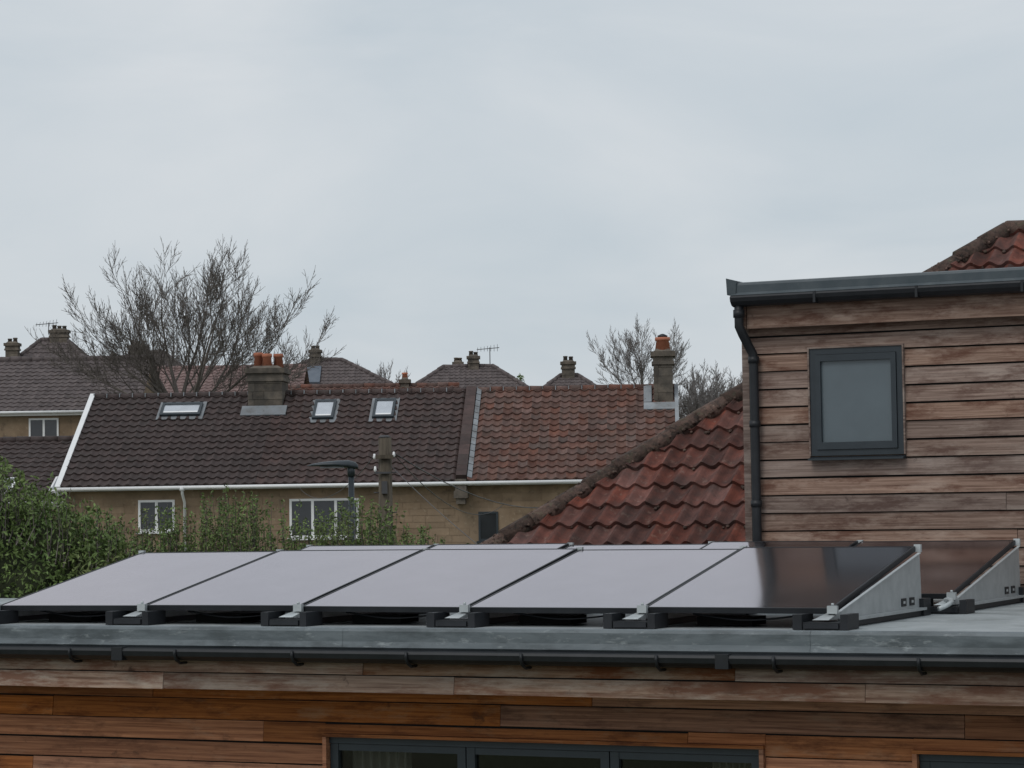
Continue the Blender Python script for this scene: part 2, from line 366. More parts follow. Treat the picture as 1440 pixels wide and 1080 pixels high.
mb.box(XL,BR,18.04+OD,24.3,1.706,1.730,'trimdark',.9)
mb.hexa([(XL-.03,17.965+OD,1.645),(XL+.04,17.965+OD,1.645),(XL+.04,24.3,1.645),(XL-.03,24.3,1.645),(XL-.035,17.96+OD,1.775),(XL+.05,17.96+OD,1.75),(XL+.05,24.3,1.75),(XL-.035,24.3,1.775)],'trimdark',.7)
vs=[];prof=[(18.08,1.645),(17.95,1.635),(17.94,1.62),(17.95,1.59),(17.98,1.562),(18.02,1.552),(18.08,1.56)]
prof=[(a+OD,b) for a,b in prof]
for (d,z) in prof: vs+=[(XL,d,z),(BR,d,z)]
mb.add(vs,[(2*i,2*i+1,2*i+3,2*i+2) for i in range(len(prof)-1)],'black')
mb.add([(XL,d,z) for d,z in prof],[tuple(range(7))],'black')
for s in (-6.0,-5.2,-4.4,-3.6,-2.8): mb.box(s-.010,s+.010,17.937+OD,18.07+OD,1.553,1.64,'black')
mb.make('dormer_roof_edge',hs)
mb=MB()
gx=XL+.045; gy=18.02+OD
mb.tube([(gx,gy,1.60),(gx,gy,1.48),(gx,gy,1.40),(gx+.02,gy+.02,1.34),(-6.60,18.29,1.25),(-6.578,18.318,1.19),(-6.575,18.325,1.12),(-6.575,18.325,-.2),(-6.575,18.325,-.68)],.036,14,'black')
for z in (1.12,.62,.0,-.5):
    mb.tube([(-6.575,18.325,z),(-6.575,18.325,z+.05)],.044,14,'black'); mb.box(-6.59,-6.56,18.33,18.385,z+.01,z+.04,'black')
mb.tube([(gx,gy,1.47),(gx,gy,1.53)],.045,14,'black')
mb.make('downpipe',hs)
mb=MB()
a,b,c,e=W
for (x0,x1,z0,z1) in ((a,b,e-.012,e),(a,a+.012,c,e-.012),(b-.012,b,c,e-.012)): mb.box(x0,x1,18.35,18.41,z0,z1,'wood_hi',.3)
a+=.014;b-=.014;e-=.014
mb.box(a,b,18.362,18.41,e-.045,e,'anth');mb.box(a,b,18.362,18.41,c,c+.045,'anth');mb.box(a,a+.045,18.362,18.41,c+.045,e-.045,'anth');mb.box(b-.045,b,18.362,18.41,c+.045,e-.045,'anth')
i=.048
mb.box(a+i,b-i,18.348,18.40,e-i-.05,e-i,'anth',.7);mb.box(a+i,b-i,18.348,18.40,c+i,c+i+.055,'anth',.7);mb.box(a+i,a+i+.04,18.348,18.40,c+i+.055,e-i-.05,'anth',.7);mb.box(b-i-.04,b-i,18.348,18.40,c+i+.055,e-i-.05,'anth',.7)
mb.box(a+i+.03,b-i-.03,18.378,18.385,c+i+.03,e-i-.03,'frost')
mb.hexa([(a-.01,18.30,c-.035),(b+.01,18.30,c-.035),(b+.01,18.40,c-.035),(a-.01,18.40,c-.035),(a-.01,18.30,c-.022),(b+.01,18.30,c-.022),(b+.01,18.40,c-.004),(a-.01,18.40,c-.004)],'anth')
mb.make('dormer_window',hs)

# ------------------------------------------------------------ main hipped house behind
hh=empty('hipped_roof_house',(0,0,CAMH),-TH)
mb=MB()
HZ=-1.30;HR_=5.25;HT=HZ+HR_*.785
roof(mb,-11.63,5.0,20.43,20.43+2*HR_,HZ,HT,HR_,HR_,'redtile',pitch=.20,gauge=.30,amp=.052,thick=.036,ns=10,capmat='moss',capr=.095,seg=.33,sharp=1.2)
for i in range(1100):
    t=R(); p=Vector((-11.63,20.43,HZ+.05)).lerp(Vector((-11.63+HR_,20.43+HR_,HT+.05)),t)
    q=U(-1,1); o=Vector((q*.07,-q*.07,.085*(1-abs(q))-.01)); r=U(.008,.019)
    p+=o; mb.tube([p-Vector((0,0,r)),p,p+Vector((0,0,r*.8))],[r,r*1.3,r*.4],6,'moss',R())
sn=Vector((0,-HR_*.785,HR_)).normalized(); sv=Vector((0,HR_,HR_*.785)).normalized()
for i in range(900):
    v=U(.1,6.4); u=U(0,1)*7+HR_*v/6.67; cu=(math.floor(u/.2)+.5)*.2+U(-.03,.03); vv=math.floor(v/.30)*.30+U(-.03,.02)
    if cu<HR_*vv/6.67+.1: continue
    p=Vector((-11.63+cu,20.43,HZ))+sv*vv+sn*.028; r=U(.006,.015)
    mb.tube([p-sn*r,p,p+sn*r*.8],[r*1.2,r*1.5,r*.5],6,'moss',R())
mb.make('tiled_roof',hh)
mb=MB()
mb.box(-11.3,4.7,20.8,30.5,-3.6,-1.25,'stone'); mb.make('walls',hh)
mb=MB()
mb.tube([(-9.62,22.75,-.2),(-9.62,22.75,.36)],.05,12,'black')
mb.tube([(-9.62,22.75,.33),(-9.62,22.75,.35),(-9.62,22.75,.40),(-9.62,22.75,.44),(-9.62,22.75,.46)],[.075,.085,.08,.05,.01],14,'cable',.1)
mb.make('vent_cowl',hh)

# ------------------------------------------------------------ solar panels
tilt=math.asin(.323/1.76)
Rz=Matrix.Rotation(-TH,4,'Z')
pl=1.76; ZP=-.588
for row,(d0,sr,pit) in enumerate(((13.79,-4.49,1.182),(15.92,-4.375,1.165))):
    pw=pit-.02
    for j in range(5):
        mb=MB()
        f=.012;t=.034
        mb.box(0,pw,0,f,-t,0,'black');mb.box(0,pw,pl-f,pl,-t,0,'black');mb.box(0,f,f,pl-f,-t,0,'black');mb.box(pw-f,pw,f,pl-f,-t,0,'black')
        mb.box(f,pw-f,f,pl-f,-.010,-.002,'pv'); mb.box(f,pw-f,f,pl-f,-.016,-.011,'dark')
        mb.box(pw*.42,pw*.58,pl-.2,pl-.1,-.035,-.017,'black')
        o=mb.make('solar_panel')
        s0=sr-.01-j*pit-pw+U(-.003,.003)
        o.matrix_world=Matrix.Translation((0,0,CAMH))@Rz@Matrix.Translation((s0,d0,ZP+U(-.004,.004)))@Matrix.Rotation(tilt+U(-.004,.004),4,'X')@Matrix.Rotation(U(-.003,.003),4,'Y')
    mb=MB()
    for j in range(6):
        s=sr-j*pit
        mb.box(s-.03,s+.03,d0-.08,d0+1.84,-.706,-.672,'black')
        for (a,b) in ((-.20,-.145),(.085,.13)):
            mb.box(s+a,s+b,d0-.15,d0+.06,-.708,-.62,'black',R())
        mb.box(s-.144,s+.084,d0-.14,d0+.06,-.708,-.665,'black',.3)
        mb.box(s-.134,s+.074,d0-.155,d0-.141,-.70,-.672,'black',.9)
        mb.hexa([(s-.10,d0-.10,-.654),(s-.0,d0-.10,-.654),(s+.03,d0+.05,-.654),(s-.03,d0+.05,-.654),(s-.08,d0-.09,-.645),(s-.02,d0-.09,-.645),(s+.03,d0+.05,-.606),(s-.03,d0+.05,-.606)],'alu',R())
        mb.box(s-.03,s+.03,d0-.035,d0-.006,-.62,-.575,'alu',.8)
        mb.tube([(s,d0-.02,-.575),(s,d0-.02,-.56)],.009,8,'alu')
        zt=ZP+1.73*math.tan(tilt)
        mb.box(s-.022,s+.022,d0+1.735,d0+1.765,zt-.04,zt+.010,'alu',.9)
        mb.box(s-.05,s+.045,d0+1.70,d0+1.86,-.708,-.60,'black',.4)
        x0=s+.012 if j==0 else s-.002
        poly=[(d0+.03,-.672),(d0+.03,-.612),(d0+1.705,-.310),(d0+1.735,-.323),(d0+1.755,-.60),(d0+1.735,-.672)]
        n=len(poly); vs=[(x0,p,q) for p,q in poly]+[(x0+.003,p,q) for p,q in poly]
        mb.add(vs,[tuple(range(n)),tuple(reversed(range(n,2*n)))]+[(i,(i+1)%n,(i+1)%n+n,i+n) for i in range(n)],'alu',.45)
        if j==0:
            mb.box(x0-.001,x0+.045,d0+.05,d0+1.73,-.671,-.655,'alu',.3)
            for q in (1.30,1.48): 
                mb.box(x0+.0035,x0+.009,d0+q,d0+q+.10,-.635,-.585,'black')
                mb.box(x0+.009,x0+.011,d0+q+.03,d0+q+.07,-.618,-.602,'alu',.7)
            mb.hexa([(x0,d0+.03,-.614),(x0+.02,d0+.03,-.614),(x0+.02,d0+1.705,-.312),(x0,d0+1.705,-.312),(x0,d0+.03,-.609),(x0+.02,d0+.03,-.609),(x0+.02,d0+1.705,-.307),(x0,d0+1.705,-.307)],'alu',.95)
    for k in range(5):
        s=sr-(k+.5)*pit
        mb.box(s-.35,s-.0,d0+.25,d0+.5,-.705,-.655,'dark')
    for k in range(5):
        s=sr-k*pit; pts=[(s-.2-i*.08,d0+.12+.02*math.sin(i),-.63-.035*math.sin(i/9*math.pi)) for i in range(10)]
        mb.tube(pts,.006,5,'black')
    o=mb.make('solar_panel_mounting')
    o.matrix_world=Matrix.Translation((0,0,CAMH))@Rz
mb=MB()
pts=[]
for i in range(12):
    t=i/11; pts.append((-4.38+.05*math.sin(t*6),15.6+.45*t,-.67+.05*math.sin(t*math.pi)))
mb.tube(pts,.016,8,'alu',.9); o=mb.make('conduit_cable'); o.matrix_world=Matrix.Translation((0,0,CAMH))@Rz

# ------------------------------------------------------------ terrace
PH=math.radians(3.5); TY=75.4
tr=empty('terraced_house_row',(0,TY,CAMH),-PH)
x0,x1=-13.88,4.95; HD=4.6; ze=.95; zr=ze+2.92
sl=math.hypot(HD,zr-ze)
def rp(s,f,n=0):
    k=HD/sl; r=(zr-ze)/sl
    return Vector((s,f*HD-n*r,ze+f*(zr-ze)+n*k))
for (a,b,mt,nm) in ((x0,-7.85,'tileA','roof_left'),(-7.85,-1.75,'tileB','roof_middle'),(-1.4,x1,'tileC','roof_right')):
    mb=MB()
    tiles(mb,(a,-.12,ze-.05),(1,0,0),(0,HD+.12,zr-ze+.05),(0,-(zr-ze),HD),math.hypot(HD+.12,zr-ze+.05),lambda v:0,lambda v,w=b-a:w,.30,.36,.06,.045,mt,8,jit=.15)
    tiles(mb,(b,2*HD,ze),(-1,0,0),(0,-HD,zr-ze),(0,zr-ze,HD),sl,lambda v:0,lambda v,w=b-a:w,.30,.36,.05,.04,mt,4)
    caps(mb,(a,HD,zr+.0),(b,HD,zr+.0),.12,.42,mt,10,.12)
    for i in range(int((b-a)/.42)):
        q=a+i*.42; mb.box(q-.01,q+.02,HD-.13,HD+.1,zr-.02,zr+.115,'lead',R())
    mb.make(nm,tr)
mb=MB()
mb.box(x0+.1,x1-.05,.3,2*HD-.3,-3.6,ze-.02,'stone')
for q in (x0+.1,x1-.35):
    mb.add([(q,.3,ze-.02),(q+.3,.3,ze-.02),(q+.3,HD,zr-.1),(q,HD,zr-.1),(q,2*HD-.3,ze-.02),(q+.3,2*HD-.3,ze-.02)],[(0,3,4),(1,5,2),(0,1,2,3),(3,2,5,4)],'stone')
z=-1.6
wins_=((-11.65,-10.3,-.6,.55),(-7.0,-4.65,-.9,.5),(-1.2,-.4,-1.0,.02),(2.1,3.5,-.9,.45))
while z<.76:
    h=U(.17,.26); h=min(h,.78-z); q=x0+.12-U(0,.3)
    while q<x1-.1:
        w=U(.3,.7); a=max(q,x0+.12); b=min(q+w,x1-.1)
        if not any(b>o[0] and a<o[1] and z+h>o[2] and z<o[3] for o in wins_) and b-a>.05:
            mb.box(a+.006,b-.006,.285+U(0,.008),.302,z+.006,z+h-.006,'stone',R())
        q+=w
    z+=h
mb.make('walls',tr)
mb=MB()
for i in range(9):
    f0=i/9;f1=(i+.99)/9; a=-1.74;b=-1.42
    p=[rp(a,f0,-.1),rp(b,f0,-.1),rp(b,f1,-.1),rp(a,f1,-.1),rp(a,f0,.18),rp(b,f0,.18),rp(b,f1,.18),rp(a,f1,.18)]
    mb.hexa(p,'tileB',R())
for i in range(14):
    f0=i/14;f1=(i+.9)/14;a=-1.40;b=-1.26
    mb.hexa([rp(a,f0,0),rp(b,f0,0),rp(b,f1,0),rp(a,f1,0),rp(a,f0,.13),rp(b,f0,.08),rp(b,f1,.08),rp(a,f1,.13)],'lead',R()*.7)
mb.box(-1.80,-1.38,-.25,.3,.40,.62,'chim'); mb.box(-1.74,-1.46,-.18,.3,.22,.40,'chim'); mb.box(-1.76,-1.42,-.2,.3,.62,.98,'chim',.7)
mb.make('party_wall_coping',tr)
mb=MB()
a=x0-.14;b=x0+.02
mb.hexa([rp(a,-.04,-.22),rp(b,-.04,-.22),rp(b,1.01,-.22),rp(a,1.01,-.22),rp(a,-.04,.12),rp(b,-.04,.12),rp(b,1.01,.12),rp(a,1.01,.12)],'white')
mb.hexa([rp(x1-.02,-.02,-.2),rp(x1+.1,-.02,-.2),rp(x1+.1,1.0,-.2),rp(x1-.02,1.0,-.2),rp(x1-.02,-.02,.12),rp(x1+.1,-.02,.12),rp(x1+.1,1.0,.12),rp(x1-.02,1.0,.12)],'lead',.9)
mb.tube([(x0-.1,-.2,ze-.10),(x1,-.2,ze-.10)],.055,10,'white'); mb.box(x0,x1,.02,.3,ze-.17,ze-.04,'white',.3)
mb.tube([(-10.1,-.2,ze-.12),(-10.1,-.15,ze-.3),(-10.1,.2,ze-.55),(-10.1,.22,-3.5)],.045,8,'white')
mb.tube([(-10.1,-.2,ze-.2),(-10.1,-.2,ze-.08)],.08,8,'white')
mb.make('gutters_and_bargeboard',tr)
mb=MB()
def wz(y): return (718-y)/3500*75.6
window(mb,-11.55,-10.42,wz(740),wz(695.5),.3,2)
window(mb,-6.88,-4.75,wz(752),wz(697),.3,3)
window(mb,-1.1,-.5,wz(760),wz(719),.3,1,'anth',.06)
window(mb,2.2,3.4,wz(752),wz(700),.3,2)
window(mb,-12,-10.3,-3,-1.6,.3,3); window(mb,-7,-4.5,-3,-1.5,.3,3); window(mb,-1.2,1.2,-3,-1.5,.3,3)
mb.make('windows',tr)
mb=MB()
def sky(s,w,f0,f1):
    a=s-w/2;b=s+w/2
    def bx(a,b,f0,f1,n0,n1,mt,r=.5): mb.hexa([rp(a,f0,n0),rp(b,f0,n0),rp(b,f1,n0),rp(a,f1,n0),rp(a,f0,n1),rp(b,f0,n1),rp(b,f1,n1),rp(a,f1,n1)],mt,r)
    bx(a-.1,b+.1,f0-.03,f1+.03,0,.075,'lead',.1)
    bx(a,b,f0,f0+.022,.05,.16,'anth');bx(a,b,f1-.022,f1,.05,.16,'anth');bx(a,a+.08,f0+.022,f1-.022,.05,.16,'anth');bx(b-.08,b,f0+.022,f1-.022,.05,.16,'anth')
    bx(a+.08,b-.08,f0+.022,f1-.022,.06,.13,'skyl'); bx(a+.1,b-.1,f0+.03,f0+.045,.131,.135,'white')
sky(-10.85,1.30,.735,.875); sky(-6.22,.68,.67,.88); sky(-4.30,.68,.67,.88)
mb.make('skylights',tr)
mb=MB()
chimney(mb,-8.17,4.45,2.9,4.68,1.12,1.3,3,poth=.52,potr=.15)
mb.hexa([rp(-8.9,.73,.06),rp(-7.45,.73,.06),rp(-7.45,.83,.06),rp(-8.9,.83,.06),rp(-8.9,.73,.10),rp(-7.45,.73,.10),rp(-7.45,.83,.12),rp(-8.9,.83,.12)],'lead',.05)
chimney(mb,4.58,4.2,2.9,4.98,.62,.9,1,poth=.46,potr=.22)
mb.tube([(4.58,4.2,5.43),(4.58,4.2,5.50),(4.58,4.2,5.56)],[.14,.17,.05],12,'black')
mb.hexa([rp(3.95,.72,.06),rp(4.93,.72,.06),rp(4.93,.79,.06),rp(3.95,.79,.06),rp(3.95,.72,.10),rp(4.93,.72,.10),rp(4.93,.79,.12),rp(3.95,.79,.12)],'lead',.7)
mb.hexa([rp(3.95,.80,.06),rp(4.2,.80,.06),rp(4.2,1.0,.06),rp(3.95,1.0,.06),rp(3.95,.80,.10),rp(4.2,.80,.12),rp(4.2,1.0,.12),rp(3.95,1.0,.10)],'lead',.2)
mb.make('chimneys',tr)

# ------------------------------------------------------------ other houses
def house(name,X,Y,w,d,ze,zr,hL,hR,mat,rz=0,base=-3.6,chs=(),wins=(),ants=(),capr=.13,extra=None):
    e=empty(name,(X,Y,CAMH),rz)
    mb=MB(); roof(mb,-w/2,w/2,0,d,ze,zr,hL,hR,mat,pitch=.3,gauge=.36,amp=.045,thick=.035,ns=5,capr=capr); mb.make('tiled_roof',e)
    mb=MB(); mb.box(-w/2+.25,w/2-.25,.3,d-.3,base,ze-.01,'stone')
    for sgn,hq in ((-1,hL),(1,hR)):
        if hq==0:
            q=sgn*(w/2-.3); mb.add([(q,.3,ze-.02),(q,d-.3,ze-.02),(q,d/2,zr-.1)],[(0,1,2)],'stone')
    mb.make('walls',e)
    mb=MB(); mb.tube([(-w/2,-.06,ze-.05),(w/2,-.06,ze-.05)],.06,8,'white'); mb.box(-w/2+.1,w/2-.1,.1,.3,ze-.18,ze-.03,'white',.3); mb.make('gutter',e)
    mb=MB()
    for (a,b,c,f,n) in wins: window(mb,a,b,c,f,.3,n)
    if not wins: window(mb,-1,.6,ze-1.6,ze-.5,.3,2)
    mb.make('windows',e)
    if chs:
        mb=MB()
        for (cx,cy,z0,z1,cw,cd,n) in chs: chimney(mb,cx,cy,z0,z1,cw,cd,n,'pot' if n==1 else 'chim',.30,.12)
        for (ax,ay,z0,z1) in ants: antenna(mb,ax,ay,z0,z1)
        mb.make('chimneys',e)
    if extra: extra(e)
    return e
def exB(e):
    mb=MB(); g=2.0/4.2
    for a in (2.15,4.05):
        y0,y1=.4,1.35
        def rz_(y,n): return .5+g*y+n
        mb.hexa([(a,y0,rz_(y0,-.02)),(a+.7,y0,rz_(y0,-.02)),(a+.7,y1,rz_(y1,-.02)),(a,y1,rz_(y1,-.02)),(a,y0-.04,rz_(y0,.14)),(a+.7,y0-.04,rz_(y0,.14)),(a+.7,y1-.04,rz_(y1,.14)),(a,y1-.04,rz_(y1,.14))],'white')
        y0+=.07;y1-=.07
        mb.hexa([(a+.07,y0,rz_(y0,.05)),(a+.63,y0,rz_(y0,.05)),(a+.63,y1,rz_(y1,.05)),(a+.07,y1,rz_(y1,.05)),(a+.07,y0-.045,rz_(y0,.155)),(a+.63,y0-.045,rz_(y0,.155)),(a+.63,y1-.045,rz_(y1,.155)),(a+.07,y1-.045,rz_(y1,.155))],'glass')
    mb.make('skylights',e)
house('tiled_roof_house',-18.5,77.2,9.6,8.4,.5,2.5,0,0,'tileA',rz=-PH,extra=exB)
house('stone_house',-21.7,100,13.4,8.5,4.28,6.6,0,0,'tileE',wins=((2.2,3.4,3.0,4.0,2),(4.8,5.9,3.0,4.0,2),(-1,.5,3.0,4.0,2)),base=-3)
house('suburban_house',-26.3,140,6.6,5.6,7.7,10.2,2.6,2.6,'tileE',base=0,chs=((.3,2.9,9.6,10.75,1.0,.7,3),),ants=((-.3,2.8,10.5,11.2),))
house('suburban_house',-30.0,138,5,5.6,7.2,9.2,2.3,2.3,'tileE',base=0,chs=((1.7,2.9,8.5,9.9,.7,.7,2),))
house('suburban_house',-20.6,138,7.2,6,7.0,9.25,2.8,2.8,'tileE',base=0,chs=((-.6,3,8.8,9.65,1.0,.7,3),))
house('pink_roof_house',-14.6,122,8.5,7,5.6,7.4,0,0,'tileD',base=0)
def exE(e):
    mb=MB(); mb.hexa([(-2.0,.9,7.32),(-.2,.9,7.32),(-.2,2.4,8.33),(-2.0,2.4,8.33),(-2.0,.85,7.45),(-.2,.85,7.45),(-.2,2.35,8.46),(-2.0,2.35,8.46)],'solarfar'); mb.make('roof_solar_panels',e)
house('suburban_house',-10.7,140,9.8,6.2,6.7,8.8,4.0,4.0,'tileE',base=0,chs=((-.6,3.1,8.3,9.40,.6,.7,2),),extra=exE)
house('suburban_house',-2.5,140,8.2,6,6.4,8.3,2.7,2.7,'tileE',base=0,chs=((.3,3,7.8,8.9,.62,.7,2),(-.6,3.4,7.8,8.6,.5,.6,2)),ants=((1.25,3,8.1,9.4),))
house('suburban_house',3.3,140,5.4,6,6.0,7.7,2.2,2.2,'tileE',base=0,chs=((-.05,3,7.2,8.5,.75,.7,2),))
house('red_roof_house',-6.2,104,7.8,8,3.9,5.45,0,0,'tileC',base=-2,chs=((1.55,4,5.0,5.75,.35,.5,1),))
house('red_roof_house',1.5,106,9.5,8,3.6,5.30,0,0,'tileE',base=-2)

# ------------------------------------------------------------ street lamp, pole, wires
mb=MB()
lx,ly=-2.93,45
mb.tube([(lx,ly,-3.6),(lx,ly,-2.4),(lx,ly,-2.39),(lx,ly,.72)],[.085,.085,.06,.052],14,'anth')
mb.tube([(lx,ly,.66),(lx,ly,.80),(lx,ly,.86)],[.068,.068,.03],12,'anth')
hd=[(-.80,.0,.86,.008),(-.70,.08,.868,.03),(-.5,.14,.875,.055),(-.25,.15,.875,.075),(-.05,.12,.86,.095),(.08,.07,.835,.085),(.13,.02,.82,.04)]
vs=[];fs=[];n=12
for (dx,w,zc,t) in hd:
    for k in range(n):
        an=2*math.pi*k/n; s_=math.sin(an); vs.append((lx+dx,ly+(w+.01)*math.cos(an),zc+(t*s_ if s_>0 else t*.55*s_)))
for i in range(len(hd)-1):
    for k in range(n): a=i*n+k;b=i*n+(k+1)%n; fs.append((a,b,b+n,a+n))
fs.append(tuple(range(n)));fs.append(tuple(reversed(range((len(hd)-1)*n,len(hd)*n))))
mb.add(vs,fs,'anth',.5,True)
mb.box(lx-.55,lx-.12,ly-.09,ly+.09,.815,.84,'lead')
o=mb.make('street_lamp'); o.location=(0,0,CAMH)
mb=MB()
tx,ty=-2.06,40
mb.tube([(tx,ty,-3.6),(tx,ty,-1),(tx+.005,ty,1.20)],[.14,.12,.105],14,'pole')
mb.tube([(tx,ty,1.20),(tx,ty,1.24)],[.11,.06],12,'cable',.2)
mb.box(tx-.14,tx+.14,ty-.16,ty-.10,.86,.92,'pole',.2)
for q,z in ((-.16,.90),(.15,.93),(-.15,.70)): mb.tube([(tx+q,ty-.13,z-.05),(tx+q,ty-.13,z-.02),(tx+q,ty-.13,z+.04)],[.012,.026,.015],8,'white')
mb.box(tx-.16,tx+.10,ty-.15,ty-.11,.62,.65,'cable',.1)
mb.box(tx-.05,tx+.04,ty-.17,ty-.1,.3,.5,'cable',.1)
for k in range(8): mb.tube([(tx+(.1 if k%2 else -.1),ty-.02,-1.6+k*.32),(tx+(.18 if k%2 else -.18),ty-.04,-1.6+k*.32)],.01,5,'cable')
o=mb.make('telegraph_pole'); o.location=(0,0,CAMH)
mb=MB()
def wire(a,b,sag,r=.006):
    a=Vector(a);b=Vector(b);pts=[]
    for i in range(17):
        t=i/16;p=a.lerp(b,t);p.z-=sag*4*t*(1-t);pts.append(p)
    mb.tube(pts,r,5,'cable',.6)
wire((tx+.15,ty-.13,.95),(3.0,75.0,.95),.9,.010); wire((tx+.15,ty-.13,.93),(-.3,75.4,.2),.6,.008); wire((tx+.1,ty-.13,.75),(-.2,30,-.6),.05,.005)
wire((tx-.15,ty-.13,.92),(-6.5,75.4,.8),.5,.007)
o=mb.make('telephone_wires'); o.location=(0,0,CAMH)

# ------------------------------------------------------------ foliage
def leaf(mb,p,sz,rn,mat='leaf'):
    n=Vector((U(-1,1),U(-1,1),U(-.3,1))).normalized(); a=n.orthogonal().normalized(); an=U(0,6.28)
    b=n.cross(a); x=a*math.cos(an)+b*math.sin(an); y=n.cross(x)
    l=sz*U(.7,1.3); w=l*.42
    mb.add([p-x*l*.5,p+y*w*.5+n*w*.15,p+x*l*.5,p-y*w*.5+n*w*.15],[(0,3,2,1)],mat,rn)
def blob(mb,c,r,n,sz,shell=.35,core=True,cm='leafcore'):
    c=Vector(c)
    ph=[U(0,6.28) for _ in range(6)]
    def rad(d): return 1+.13*math.sin(5*d.x+ph[0])*math.sin(4*d.z+ph[1])+.10*math.sin(9*d.x+ph[2]+3*d.y)*math.sin(8*d.z+ph[3])+.07*math.sin(17*d.x+ph[4])*math.sin(15*d.z+ph[5])
    for _ in range(n):
        d=Vector((random.gauss(0,1),random.gauss(0,1),random.gauss(0,1))).normalized()
        k=rad(d)*(1-shell*R()**1.6)
        if R()<.06: k*=1.06
        p=c+Vector((d.x*r[0],d.y*r[1],d.z*r[2]))*k
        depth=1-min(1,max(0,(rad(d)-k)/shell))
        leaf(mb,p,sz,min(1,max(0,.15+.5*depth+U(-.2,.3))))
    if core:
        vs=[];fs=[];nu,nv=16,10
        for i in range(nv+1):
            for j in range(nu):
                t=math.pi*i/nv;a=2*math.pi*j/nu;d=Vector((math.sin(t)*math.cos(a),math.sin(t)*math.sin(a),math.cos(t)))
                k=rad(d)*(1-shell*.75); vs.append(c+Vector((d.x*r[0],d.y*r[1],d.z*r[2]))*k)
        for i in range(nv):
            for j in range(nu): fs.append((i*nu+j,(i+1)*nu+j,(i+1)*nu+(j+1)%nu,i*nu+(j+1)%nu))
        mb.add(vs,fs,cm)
def shoot(mb,b,t,sz,n,spread=.05):
    b=Vector(b);t=Vector(t); mid=b.lerp(t,.5)+Vector((U(-.05,.05),U(-.05,.05),0))
    mb.tube([b,mid,t],[.007,.005,.002],3,'bark',R(),False)
    for i in range(n):
        q=R()**.8; p=(b.lerp(mid,q*2) if q<.5 else mid.lerp(t,q*2-1))+Vector((U(-1,1),U(-1,1),U(-.4,.6)))*spread*(1.15-q*.7)
        leaf(mb,p,sz,.35+.6*R())
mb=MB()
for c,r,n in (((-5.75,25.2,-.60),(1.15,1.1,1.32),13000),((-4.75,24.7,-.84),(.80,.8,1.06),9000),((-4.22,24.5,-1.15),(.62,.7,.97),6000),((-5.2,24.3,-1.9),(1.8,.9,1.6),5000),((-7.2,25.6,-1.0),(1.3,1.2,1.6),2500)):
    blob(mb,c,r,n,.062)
for i in range(260):
    x=U(-6.4,-3.85); top=.70-(x+5.6)*.47 if x>-5.6 else .70
    shoot(mb,(x,U(24,25.3),top-.6),(x+U(-.12,.12),U(24,25.3),top+U(-.2,.14)),.055,18,.06)
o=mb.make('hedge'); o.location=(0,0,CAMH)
mb=MB()
for i in range(9):
    x=-4.9+i*.52; blob(mb,(x+U(-.1,.1),30.5+U(-.3,.3),-1.55+U(-.08,.08)),(.55,.6,1.14),1900,.062,.4)
for i in range(480):
    x=U(-5.0,-.95)
    if -5<x<-3.9: tp=.04+.12*math.sin(x*7)
    elif x<-2.75: tp=.20+.10*math.sin(x*5)
    elif x<-2.5: tp=-.1
    elif x<-1.45: tp=.06+.08*math.sin(x*6)
    else: tp=-.22
    h=tp+U(-.5,.10); yy=U(30,31)
    shoot(mb,(x,yy,-1.0),(x+U(-.14,.14),yy+U(-.1,.1),h),.05,int(20+24*(h+1)),.06)
o=mb.make('shrub'); o.location=(0,0,CAMH)

def tree(name,X,Y,zb,limbs,mat='bark',seed=1,tr_r=.22,fine=.012,kids=(6,6,5),ratio=.55,trunkz=1.0,up=.25,maxlv=3):
    random.seed(seed); mb=MB()
    def grow(p,d,r,L,lv):
        n=4 if lv<2 else 3
        if lv>=4: n=2
        pts=[p.copy()];rad=[r];q=p.copy();dd=d.copy()
        for i in range(n):
            dd=(dd+Vector((U(-1,1),U(-1,1),U(-.6,.9)))*.16+Vector((0,0,up*.35))).normalized()
            q=q+dd*(L/n); pts.append(q.copy()); rad.append(max(fine*.6,r*(1-(i+1)/n*.75)))
        mb.tube(pts,rad,6 if lv==0 else (4 if lv==1 else 3),mat,R(),False)
        if lv>=maxlv: return
        k=kids[min(lv,len(kids)-1)]
        for i in range(k):
            t=(i+.6+U(-.3,.3))/k*.85+.15; t=min(t,1); f=t*n; a=min(int(f),n-1); s=pts[a].lerp(pts[a+1],f-a)
            base=(pts[a+1]-pts[a]).normalized(); o=base.orthogonal().normalized(); o.rotate(Matrix.Rotation(U(0,6.28),3,base))
            ang=U(.4,.9); nd=(base*math.cos(ang)+o*math.sin(ang)+Vector((0,0,up))).normalized()
            grow(s,nd,max(fine,rad[a]*.5),L*ratio*(1.15-.45*t)*U(.75,1.2),lv+1)
        grow(pts[-1],dd,max(fine,rad[-1]),L*ratio*.9,lv+1)
    mb.tube([(0,0,zb),(0.05,0,(zb+trunkz)/2),(0,0,trunkz)],[tr_r*1.3,tr_r,tr_r*.9],10,mat)
    for (ang,az,L,r) in limbs:
        d=Vector((math.sin(ang),math.sin(az)*.6,math.cos(ang))).normalized()
        grow(Vector((U(-.3,.3),U(-.3,.3),trunkz-U(0,.5))),d,r,L,0)
    o=mb.make(name); o.location=(X,Y,CAMH); return o
D=math.radians
